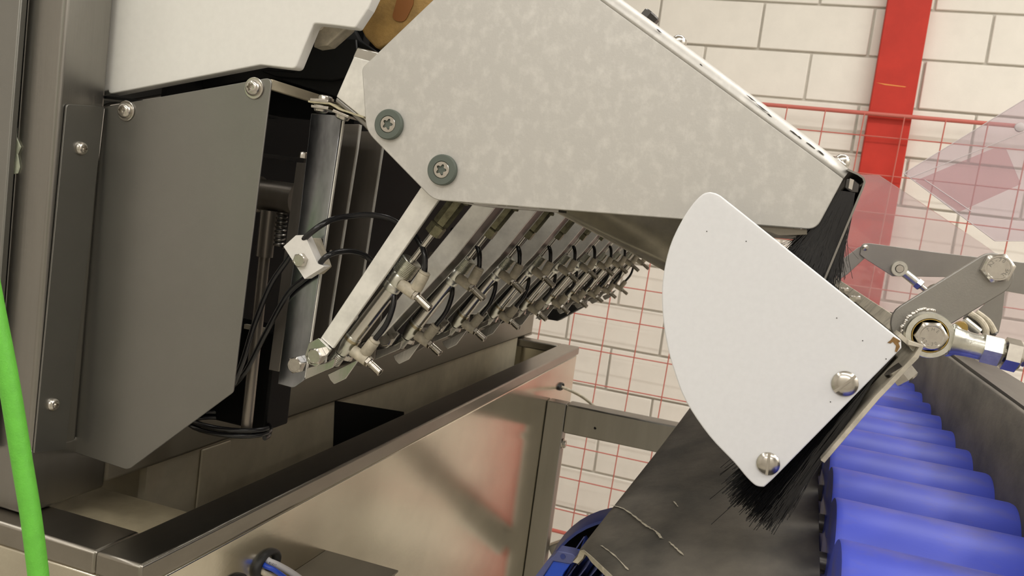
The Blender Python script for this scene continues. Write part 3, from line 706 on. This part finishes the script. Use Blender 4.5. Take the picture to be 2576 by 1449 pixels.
obj('top_lip', G().sheet(pts([(2258, 846), (2276, 862), (2296, 880)], YS + .0082), (0, .88, 0), .0022, 1), 'beige', t)
hexbolt('bolt', t, ay(2262, 928, YS + .012), (.72, 0, -.69), .0068, .0070)
q = ay(2262, 928, YS + .012); obj('washer', G().lathe(q, (.72, 0, -.69), [(.0078, -.0015), (.0078, .0002)], 24), 'bolt', t)
obj('upper_flange', G().prism(pts([(2234, 828), (2262, 801), (2267, 805), (2240, 832)], .4925), (0, .85, 0)), 'beige', t, bev=.0004)
for i, yv in enumerate((.66, .78)):
    q = ay(2236, 826, YS) ; q = Vector((q.x - .001, yv, q.z + .0015)); hexbolt('bolt', t, q - Vector((0, 0, .001)), (-.2, 0, 1), .0042, .004)

# ================================================================== RIGHT HAND LINKAGE
yv = .486
t = thing('crank_lever', 'grey stainless crank lever with a large hex bolt at its upper end', 'lever', ay(2300, 840, yv))
c1 = (2497, 690); c2 = (2292, 815); r1, r2 = 54, 52
dx, dy = c1[0] - c2[0], c1[1] - c2[1]; a0 = math.atan2(dy, dx); pl = []
for i in range(13): a = a0 - PI / 2 + PI * i / 12; pl.append((c1[0] + r1 * math.cos(a), c1[1] + r1 * math.sin(a)))
for i in range(13): a = a0 + PI / 2 + PI * i / 12; pl.append((c2[0] + r2 * math.cos(a), c2[1] + r2 * math.sin(a)))
obj('plate', G().prism(pts(pl, yv), (0, .004, 0)), 'lever', t, bev=.0005)
q = ay(2506, 674, yv - .0002); hb = hexbolt('bolt', t, q, NY, .0079, .0058, rot=.25)
hx, hy, _ = frame(NY); tc = q + NY * .0054
ring_text('A2-70', tc, NY, .0041, .0026, 2.9, 1.15, 'stamp', hb); ring_text('THE', tc, NY, .0041, .0026, -.9, -.1, 'stamp', hb, flip=-1)
g = G(); rnd = random.Random(3)
for i in range(22):
    a = PI * (1.0 + .58 * i / 21); c = ay(2332 + 62 * math.cos(a), 842 + 62 * math.sin(a), yv - .0004)
    g.lathe(c + Vector((rnd.uniform(-.0004, .0004), 0, rnd.uniform(-.0004, .0004))), NY, [(.0017, -.001), (.0015, .0001), (.0009, .0005), (.0002, .0006)], 8)
wb_ = obj('weld_bead', g, 'bolt', t, smooth=60)
bos = ay(2300, 835, yv); obj('boss', G().lathe(ay(2330, 842, yv - .0001), NY, [(.0115, 0), (.0115, .0035), (.0108, .0042)], 28), 'lever', t)
yr = .474
t = thing('rod_end', 'zinc plated rod end bearing with a hex bolt and threaded rod', 'rod end', ay(2336, 880, yr))
C0 = ay(2336, 842, yr); R0 = (C0 - ay(2336, 842 + 57, yr)).length
d1 = (ay(2500, 882, yr) - C0).normalized()
obj('eye', G().lathe(C0 + Vector((0, .0045, 0)), NY, [(R0 * .74, 0), (R0 * .97, .0), (R0, .0015), (R0, .0075), (R0 * .97, .009), (R0 * .76, .009), (R0 * .72, .0082), (R0 * .72, .0008), (R0 * .74, 0)], 40, cap=False), 'zinc', t, smooth=30)
obj('bearing_ring', G().lathe(C0 + Vector((0, .004, 0)), NY, [(R0 * .735, 0), (R0 * .735, .0088), (R0 * .695, .0088), (R0 * .695, 0)], 36, cap=False), 'gold', t, label='brass race ring')
obj('ball', G().lathe(C0 + Vector((0, .007, 0)), NY, [(R0 * .45, 0), (R0 * .6, .003), (R0 * .69, .006), (R0 * .62, .009), (R0 * .42, .0115)], 32), 'dark_steel', t)
C1 = ay(2512, 892, yr); ln = (C1 - C0).length
obj('shank', G().lathe(C0 + d1 * R0 * .88, d1, [(.0080, 0), (.0068, .004), (.0063, .009), (.0063, ln - R0 * .88 - .007)], 28), 'zinc', t, smooth=50)
hexbolt('shank_hex', t, C0 + d1 * (ln - .0085), d1, .0081, .0095, mat_='zinc')
hexbolt('lock_nut', t, C0 + d1 * (ln + .0018), d1, .0083, .0075, rot=.3)
obj('threaded_rod', threads(C0 + d1 * (ln - .001), d1, .0045, 150, .0013, 14), 'bolt', t)
obj('neck', G().prism([C0 + d1 * R0 * .78 + d1.cross(NY) * .0095 + NY * -.0035, C0 + d1 * R0 * 1.35 + d1.cross(NY) * .0062 + NY * -.0035, C0 + d1 * R0 * 1.35 - d1.cross(NY) * .0062 + NY * -.0035, C0 + d1 * R0 * .78 - d1.cross(NY) * .0095 + NY * -.0035], (0, -.007, 0)), 'zinc', t, bev=.0028, seg=3)
hb = hexbolt('bolt', t, C0 + NY * .0048, NY, .0079, .0050, rot=.12)
tc = C0 + NY * (.0048 + .0046)
ring_text('A2-70', tc, NY, .0040, .0025, -2.7, -.9, 'stamp', hb, flip=-1); ring_text('THE', tc, NY, .0037, .0023, 2.2, .9, 'stamp', hb)
obj('pivot_sleeve', G().cyl(C0 + Vector((0, .0072, 0)), C0 + Vector((0, .0118, 0)), .0072, 20), 'bolt', t)
# far linkage at the other end of the guard
yf = 1.32
t = thing('far_link_bar', 'long grey link bar with a small rivet, far behind the crank lever', 'bar', ay(2300, 700, yf))
obj('bar', G().prism(pts(fil([(2163, 640), (2168, 612, 14), (2190, 612), (2350, 634), (2640, 668), (2640, 752), (2516, 730), (2378, 697), (2245, 695), (2178, 652, 14)]), yf), (0, .005, 0)), 'lever', t, bev=.0006)
obj('rivet', G().lathe(ay(2177, 623, yf), NY, [(.0045, 0), (.0042, .002), (.002, .003)], 16), 'bolt', t)
t = thing('far_crank', 'grey far crank plate sloping down left from the link bar end', 'plate', ay(2130, 680, yf + .008))
obj('plate', G().prism(pts(fil([(2098, 668), (2160, 622), (2182, 616, 8), (2186, 640, 6), (2132, 690), (2110, 705)]), yf + .006), (0, .005, 0)), 'lever', t, bev=.0005)
t = thing('far_rod_end', 'small far rod end bearing on the grey link bar', 'rod end', ay(2262, 676, yf - .01))
c0 = ay(2262, 676, yf - .006); c1 = ay(2322, 724, yf - .006); dd = (c1 - c0)
obj('eye', G().lathe(c0 + Vector((0, .004, 0)), NY, [(.0060, 0), (.0105, 0), (.0110, .001), (.0110, .008), (.0105, .009), (.0060, .009), (.0060, 0)], 24, cap=False), 'zinc', t)
obj('bolt', G().cyl(c0 + Vector((0, .0055, 0)), c0 + NY * .008, .0052, 12), 'bolt', t)
obj('shank', G().cyl(c0 + dd.normalized() * .010, c0 + dd * .72, .0062, 16), 'zinc', t)
hexbolt('lock_nut', t, c0 + dd * .72, dd, .0082, .008)
obj('threaded_rod', G().cyl(c0 + dd * .8, c0 + dd * 1.6, .0040, 12), 'bolt', t)
obj('hub', G().lathe(c1 + (c1 - c0) * .12, dd, [(.010, 0), (.014, .002), (.014, .012), (.010, .014)], 16), 'oldbrass', t)
t = thing('far_bracket', 'flat grey sheet metal bracket hanging behind the crank lever', 'bracket', ay(2490, 800, 1.15))
obj('sheet', G().prism(pts([(2530, 715), (2452, 790), (2440, 835), (2512, 838), (2520, 800)], 1.15), (0, .003, 0)), 'lever', t)
t = thing('far_hose_bundle', 'pale curved hoses and a yellow fitting behind the rod end', 'hoses', ay(2450, 820, 1.05))
obj('hose', G().tube(cat([ay(*q, 1.05) for q in [(2440, 788), (2466, 806), (2480, 828), (2478, 850)]]), .0035, 10), 'cream', t)
obj('hose', G().tube(cat([ay(*q, 1.06) for q in [(2455, 785), (2485, 808), (2502, 836)]]), .0035, 10), 'cream', t)
obj('pipe', G().cyl(ay(2425, 806, 1.04), ay(2462, 836, 1.04), .005), 'zinc', t)
obj('pipe', G().cyl(ay(2432, 792, 1.07), ay(2500, 845, 1.07), .006), 'dark_steel', t)
obj('fitting', G().lathe(ay(2416, 824, 1.03), NY, [(.0065, -.006), (.0075, 0), (.0065, .006)], 14), 'gold', t)

# ================================================================== CONVEYOR
DX, DZ = .0289, -.0120
rx0, rx1, rr = .0468, .1545, .0373
PR = .075
for i in range(-1, 11):
    y = .495 + PR * i; cx = DX * (y - .495); zt = 1.7135 + (DZ * (y - .495) if y < 1.4 else DZ)
    if i == -1:
        t = thing('blue_roller', 'nearest blue rubber roller with a worn dusty crest, lowest of the row', 'roller', (0, y, zt - rr), 'blue conveyor rollers')
        g = G().lathe((rx0, y, zt - rr), (1, 0, 0), [(rr * .985, 0), (rr, .0012), (rr, .004), (rr, rx1 - rx0 - .005), (rr * .97, rx1 - rx0 - .0018), (rr * .90, rx1 - rx0)], 48)
        obj('sleeve', g, 'roller', t, smooth=50)
        obj('axle', G().cyl((rx0 - .006, y, zt - rr), (rx1 + .006, y, zt - rr), .006, 16), 'dark_steel', t)
        rol = t; ry, rz, rcx = y, zt, cx
    else:
        dup(rol, y - ry, ('%s blue rubber roller, counted upward from the lowest one in the row' % (ORD + ['eleventh', 'twelfth', 'thirteenth', 'fourteenth', 'fifteenth', 'sixteenth', 'seventeenth'])[i + 1]).replace('farthest', 'tenth'), dx=cx - rcx, dz=zt - rz)
# left outer skirt: slopes down and outward, lip curled under at the outer edge
def cv(x, y, z): return Vector((x + DX * (y - .5), y, z + DZ * (y - .5) * .3))
t = thing('left_skirt', 'scuffed dark rubber side skirt with a curled cut edge, below the white guard', 'skirt', (-.02, .7, 1.60))
YA, YB = .497, 1.02
def cross(y):
    P_ = [(.0445, 1.6855), (.0, 1.6765), (-.05, 1.6615), (-.080, 1.6500), (-.0885, 1.6462), (-.0925, 1.6420), (-.0940, 1.6365), (-.0965, 1.6325)]
    return P_
g = G(); vs = []; NY_ = 14; prof = cross(0); n = len(prof)
for j in range(NY_ + 1):
    # near edge is cut on a slant: the inner side reaches closer to the viewer
    for k, (x, z) in enumerate(prof):
        ya = max(.405, .5135 - max(0, (x + .094)) * 1.9); y = ya + (YB - ya) * j / NY_
        vs.append(cv(x, y, z + .0012 * math.sin(9 * y + 30 * x)))
g.add(vs, [(j * n + k, j * n + k + 1, (j + 1) * n + k + 1, (j + 1) * n + k) for j in range(NY_) for k in range(n - 1)])
o = obj('rubber_sheet', g, 'skirt', t, smooth=60); sm = o.modifiers.new('thickness', 'SOLIDIFY'); sm.thickness = .0045; sm.offset = -1
ed = [cv(x, max(.405, .5135 - max(0, (x + .094)) * 1.9) - .0008, z) for x, z in prof]
g = G(); lo = [q + Vector((.0008, 0, -.0036)) for q in ed[:4]] + [ed[4] + Vector((.0025, 0, -.0030)), ed[5] + Vector((.0034, 0, -.0012)), ed[6] + Vector((.0036, 0, 0)), ed[7] + Vector((.0034, 0, 0))]
nE = len(ed); g.add(ed + lo + [q + Vector((0, .0012, 0)) for q in ed + lo], [(k, k + 1, nE + k + 1, nE + k) for k in range(nE - 1)] + [(2 * nE + k, 2 * nE + k + 1, 3 * nE + k + 1, 3 * nE + k) for k in range(nE - 1)] + [(k, k + 1, 2 * nE + k + 1, 2 * nE + k) for k in range(nE - 1)] + [(nE + k, nE + k + 1, 3 * nE + k + 1, 3 * nE + k) for k in range(nE - 1)])
obj('cut_edge', g, 'skirt_cut', t, smooth=40, label='pale frayed cut edge of the skirt')
def sk(px, py):  # point on the sloping skirt seen at a pixel
    a = at(px, py, 'z', 1.66)
    for _ in range(12):
        x = a.x - DX * (a.y - .5); P_ = prof
        z = next((z1 + (z0 - z1) * (x - x1_) / (x0 - x1_) for (x0, z0), (x1_, z1) in zip(P_, P_[1:]) if x1_ <= x <= x0), 1.66)
        a = at(px, py, 'z', z + DZ * (a.y - .5) * .3 + .0012 * math.sin(9 * a.y + 30 * x))
    return a + Vector((0, 0, .0008))
def crack(pl, wd, name):
    P_ = [sk(*q) for q in pl]; vs = []; fs = []; rnd = random.Random(len(pl) * 7 + int(pl[0][0]))
    L = cat(P_, 6)
    for i, q in enumerate(L):
        d = (L[min(i + 1, len(L) - 1)] - L[max(i - 1, 0)]).normalized().cross(Vector((0, 0, 1))).normalized(); ww = wd * rnd.uniform(.3, 1.2)
        vs += [q + d * ww, q - d * ww]
    g = G().add(vs, [(2 * i, 2 * i + 1, 2 * i + 3, 2 * i + 2) for i in range(len(L) - 1)])
    obj(name, g, 'skirt_cut', t, smooth=0)
crack([(1537, 1273), (1565, 1281), (1590, 1297), (1625, 1325), (1650, 1340), (1663, 1357)], .0014, 'worn_crease')
crack([(1683, 1366), (1700, 1382), (1719, 1400)], .0008, 'worn_crease')
crack([(1695, 1264), (1705, 1277)], .0006, 'worn_crease')
crack([(1512, 1375), (1545, 1400), (1580, 1437)], .0007, 'worn_crease')
# right side board
t = thing('right_skirt', 'dark rubber side board rising right of the blue rollers', 'skirt', (.16, .8, 1.70))
g = G(); vs = []; fs = []; prof2 = [(.1570, 1.640), (.1575, 1.700), (.1595, 1.764)]
for j in range(15):
    y = .40 + (1.55 - .40) * j / 14
    for x, z in prof2: vs.append(cv(x + .001 * math.sin(13 * y), y, z))
g.add(vs, [(j * 3 + k, j * 3 + k + 1, (j + 1) * 3 + k + 1, (j + 1) * 3 + k) for j in range(14) for k in range(2)])
o = obj('rubber_board', g, 'skirt', t, smooth=60); sm = o.modifiers.new('thickness', 'SOLIDIFY'); sm.thickness = .005; sm.offset = -1
t = thing('right_cover', 'flat dark sloping cover strip beyond the right side board', 'cover', (.20, .8, 1.72))
g = G().add([cv(.1640, .40, 1.7642), cv(.1640, 1.55, 1.7642), cv(.215, 1.55, 1.752), cv(.225, .40, 1.752)], [(0, 1, 2, 3)])
o = obj('strip', g, 'dark_steel', t, smooth=0); sm = o.modifiers.new('thickness', 'SOLIDIFY'); sm.thickness = .004; sm.offset = -1
# conveyor side frame between skirt and rollers
t = thing('conveyor_frame', 'black conveyor side rail in the gap left of the blue rollers', 'frame', (.05, .8, 1.4))
for xx in (.0425, .1600):
    obj('side_rail', G().prism([cv(xx - .001, .33, 1.60), cv(xx + .0012, .33, 1.60), cv(xx + .0012, .33, 1.66), cv(xx - .001, .33, 1.66)], (DX * 1.2, 1.2, 0)), 'black', t)
for yv_ in (.45, 1.45):
    for xx in (.0425 + DX * (yv_ - .5), .1600 + DX * (yv_ - .5)):
        obj('leg', G().box((xx - .012, yv_ - .015, 0), (xx + .012, yv_ + .015, 1.60)), 'dark_steel', t, bev=.002)
# stainless support frame behind the skirt
YFR = 1.487
t = thing('support_frame', 'stainless tube frame with post and rail standing before the cabinet far end', 'frame', (-.33, YFR, 0))
a = ay(1376, 1020, YFR); b = ay(1416, 1020, YFR); c = ay(1400, 1012, YFR); d = ay(1400, 1086, YFR)
obj('post', G().box((XF + .0008, YFR, 0), (b.x + .006, YFR + .028, c.z)), 'steel', t, bev=.0015)
obj('rail', G().box((b.x + .0062, YFR + .0003, d.z), (-.02, YFR + .04, c.z)), 'steel', t, bev=.003)
obj('post', G().box((-.02, YFR, 0), (.02, YFR + .045, c.z)), 'steel', t, bev=.003)
q = Vector((b.x + .0062, YFR + .012, ay(1427, 1120, YFR + .008).z)); hexbolt('bolt', t, q, (1, 0, 0), .0078, .007)
obj('washer', G().lathe(q, (1, 0, 0), [(.0098, -.0005), (.0098, .0016)], 24), 'bolt', t)
yb_ = YFR + .0285; A = ay(1296, 1398, yb_); B_ = ay(1040, 1140, yb_); XR = XF
A.x = 2 * XR - A.x; B_.x = 2 * XR - B_.x; A = A.lerp(B_, .08); B_ = A + (B_ - A) * ((-.022 - A.x) / (B_.x - A.x)); u = (B_ - A).normalized(); v = Vector((-u.z, 0, u.x)) * .026
obj('added_brace', G().prism([A + v, B_ + v, B_ - v, A - v], (0, .02, 0)), 'steel', t, bev=.002)  # unseen brace, added for its dark reflection in the cabinet front
obj('drill_hole_patch', G().cyl(ay(1497, 1077, YFR + .0003), ay(1497, 1077, YFR - .0002), .0025), 'inner', t)  # flat black disc, shade inside the hole put into colour
# thin pale tube leaving the cabinet
q = [Vector((XF + .001, gc2.y, gc2.z)), ay(1440, 985, 1.60), ay(1470, 1002, 1.585), ay(1503, 1030, 1.57), ay(1530, 1062, 1.565), ay(1580, 1090, 1.56), ay(1650, 1110, 1.56)]
tag(obj('pale_tube', G().tube(cat(q, 8), .0030, 10), 'cream', smooth=60), 'thin pale tube leaving the black grommet on the cabinet', 'tube')
# blue motor
t = thing('blue_motor', 'blue finned electric motor with a fan cowl under the dark skirt', 'motor', (-.11, .6, 1.45))
mc = ay(1580, 1552, .66); ra = (mc - ay(1580, 1322, .66)).length
Dm = Vector((.10, -1, -.03)).normalized()
cw = mc - Dm * .05
obj('fan_cowl', G().lathe(cw, Dm, [(ra * .98, 0), (ra, .003), (ra, .030), (ra * .97, .0305), (ra * .97, .004), (ra * .93, .003)], 48, cap=False), 'motor', t, smooth=40)
obj('cowl_back', G().lathe(cw, Dm, [(ra * .96, .001), (ra * .96, .004)], 48), 'inner', t)
rb = ra * .70
obj('body', G().lathe(cw + Dm * .02, Dm, [(rb, 0), (rb, .16)], 40), 'motor', t, smooth=40)
e1, e2, _ = frame(Dm)
for k in range(22):
    a = 2 * PI * k / 22; u = e1 * math.cos(a) + e2 * math.sin(a); v = u.cross(Dm)
    base = cw + Dm * .03 + u * rb * .98
    obj('fin', G().prism([base - v * .0012, base + v * .0012, base + v * .0009 + u * ra * .22, base - v * .0009 + u * ra * .22], Dm * .13), 'motor', t)
obj('mounting_plate', G().box((mc.x - .03, mc.y - .03, mc.z - .012), (.060, mc.y + .04, mc.z + .006)), 'dark_steel', t)
# lug on the motor flange
lug = fil([(1340, 1458), (1376, 1411), (1394, 1398), (1403, 1386), (1440, 1393), (1454, 1406), (1436, 1420), (1392, 1412), (1362, 1458)])
obj('lug', G().prism(pts(lug, .555), (0, .012, 0)), 'motor_dust', t, bev=.0006)
q = ay(1416, 1400, .5548); obj('lug_hole_patch', G().cyl(q, q + NY * .0004, .0018, 14), 'motor', t)  # flat disc, the hole's shade put into a darker blue
obj('lug_web', G().prism(pts([(1390, 1411), (1436, 1419), (1420, 1440), (1400, 1480), (1350, 1480)], .5562), (0, .03, 0)), 'motor_blue', t, bev=.0006, label='brighter blue web under the lug')
for k in range(5):
    x = 1420 + 26 * k; obj('fin', G().prism(pts([(x, 1420 + 4 * k), (x + 4, 1420 + 4 * k), (x - 44, 1490), (x - 48, 1490)], .5675), (0, .06, 0)), 'motor_dust', t)
# acrylic shields
t = thing('acrylic_shield', 'clear folded acrylic shield panel at the upper right edge', 'shield', ay(2480, 520, 1.0))
A = ay(2274, 436, 1.00); B_ = ay(2700, 175, 1.00); Cc = ay(2503, 606, 1.00); Dd = ay(2700, 606, 1.00); E_ = ay(2420, 530, .99)
obj('panel', G().prism([A, B_, ay(2700, 400, 1.0), Dd, Cc], (0, .004, 0)), 'acrylic', t)
for l in ([A, B_], [A, Cc, Dd], [ay(2290, 447, .998), ay(2600, 322, .998)], [ay(2326, 452, .998), ay(2444, 532, .998)]):
    obj('polished_edge', G().tube(l, .0005, 6), 'acrylic_edge', t)
obj('rubber_bumper', G().lathe(ay(2565, 320, .999), NY, [(.005, 0), (.0045, .002), (.002, .003)], 20), 'acrylic_edge', t)
t = thing('pink_tint', 'added pink translucent patch behind the upper acrylic shield', 'tint_sheet', ay(2440, 530, 1.02))
obj('tint_sheet', G().prism(pts([(2302, 455), (2497, 374), (2530, 372), (2568, 463), (2413, 533)], 1.015), (0, .001, 0)), 'acrylic_pink', t)  # tinted sheet added to give the shield its pink patch
t = thing('far_acrylic_panel', 'clear hazy acrylic panel hanging before the red column', 'shield', ay(2300, 700, 1.62))
obj('panel', G().prism(pts([(2128, 437), (2212, 441), (2290, 492), (2470, 612), (2590, 700), (2590, 860), (2090, 860), (2060, 700)], 1.62), (0, .005, 0)), 'acrylic_far', t)
# green tube in the foreground
q = [(-.62, .435, 2.42), (-.52, .41, 2.16), ay(-64, 520, .362), ay(-36, 660, .36), ay(-9, 800, .36), ay(22, 960, .36), ay(55, 1160, .36), ay(78, 1300, .36), ay(97, 1450, .36), ay(118, 1640, .36), (-.275, .36, 1.30), (-.262, .36, .7), (-.255, .34, .2), (-.24, .30, .04), (-.20, .20, .007), (-.05, .05, .0065)]
tag(obj('green_hose', G().tube(cat(q, 10), .0054, 20), 'green', smooth=60), 'bright green hose running down in the left foreground', 'hose')
# cables from the grommet
def cable(name, l, r, m_, label):
    return tag(obj(name, G().tube(cat([at(px, py, 'x', XF + h) for px, py, h in l], 10), r, 16), m_, smooth=60), label, 'cable')
cg = [(662, 1396, -.002), (676, 1411, .005), (700, 1422, .012), (740, 1445, .020), (790, 1485, .026), (830, 1540, .026)]
cable('grey_cable', cg, .0027, 'cable_grey', 'grey cable with black print leaving the round grommet')
cable('blue_cable', [(655, 1412, -.002), (668, 1424, .006), (690, 1434, .013), (722, 1458, .020), (760, 1500, .026)], .0021, 'cable_blue', 'blue cable below the grey one in the round grommet')
cable('white_cable', [(652, 1432, -.002), (664, 1441, .006), (690, 1453, .011), (712, 1480, .016)], .0024, 'cream', 'off white cable lowest in the round grommet')
o = bpy.data.objects['grey_cable']
g = G(); pth = cat([at(px, py, 'x', XF + h) for px, py, h in cg], 10)
cumu = [0]
for i in range(1, len(pth)): cumu.append(cumu[-1] + (pth[i] - pth[i - 1]).length)
def onp(s):
    for i in range(1, len(pth)):
        if cumu[i] >= s: return pth[i - 1].lerp(pth[i], (s - cumu[i - 1]) / (cumu[i] - cumu[i - 1])), (pth[i] - pth[i - 1]).normalized()
s0 = next(cumu[i] for i in range(len(pth)) if i >= 12)
for i, ch in enumerate('81219 01m   EXT'):
    c, d = onp(min(s0 + i * .00135, cumu[-1] * .98)); vdir = (CAM - c).normalized(); up = d.cross(vdir).normalized() * -1
    if up.z < 0: up = -up
    rt = up.cross(vdir) * -1
    rt = d if d.dot(rt) > 0 else d; nrm = (vdir - up * .35).normalized(); up2 = nrm.cross(d).normalized()
    glyph(g, ch, c + nrm * .00272, d, up2, .0022)
obj('print', g, 'ink', o, smooth=0)
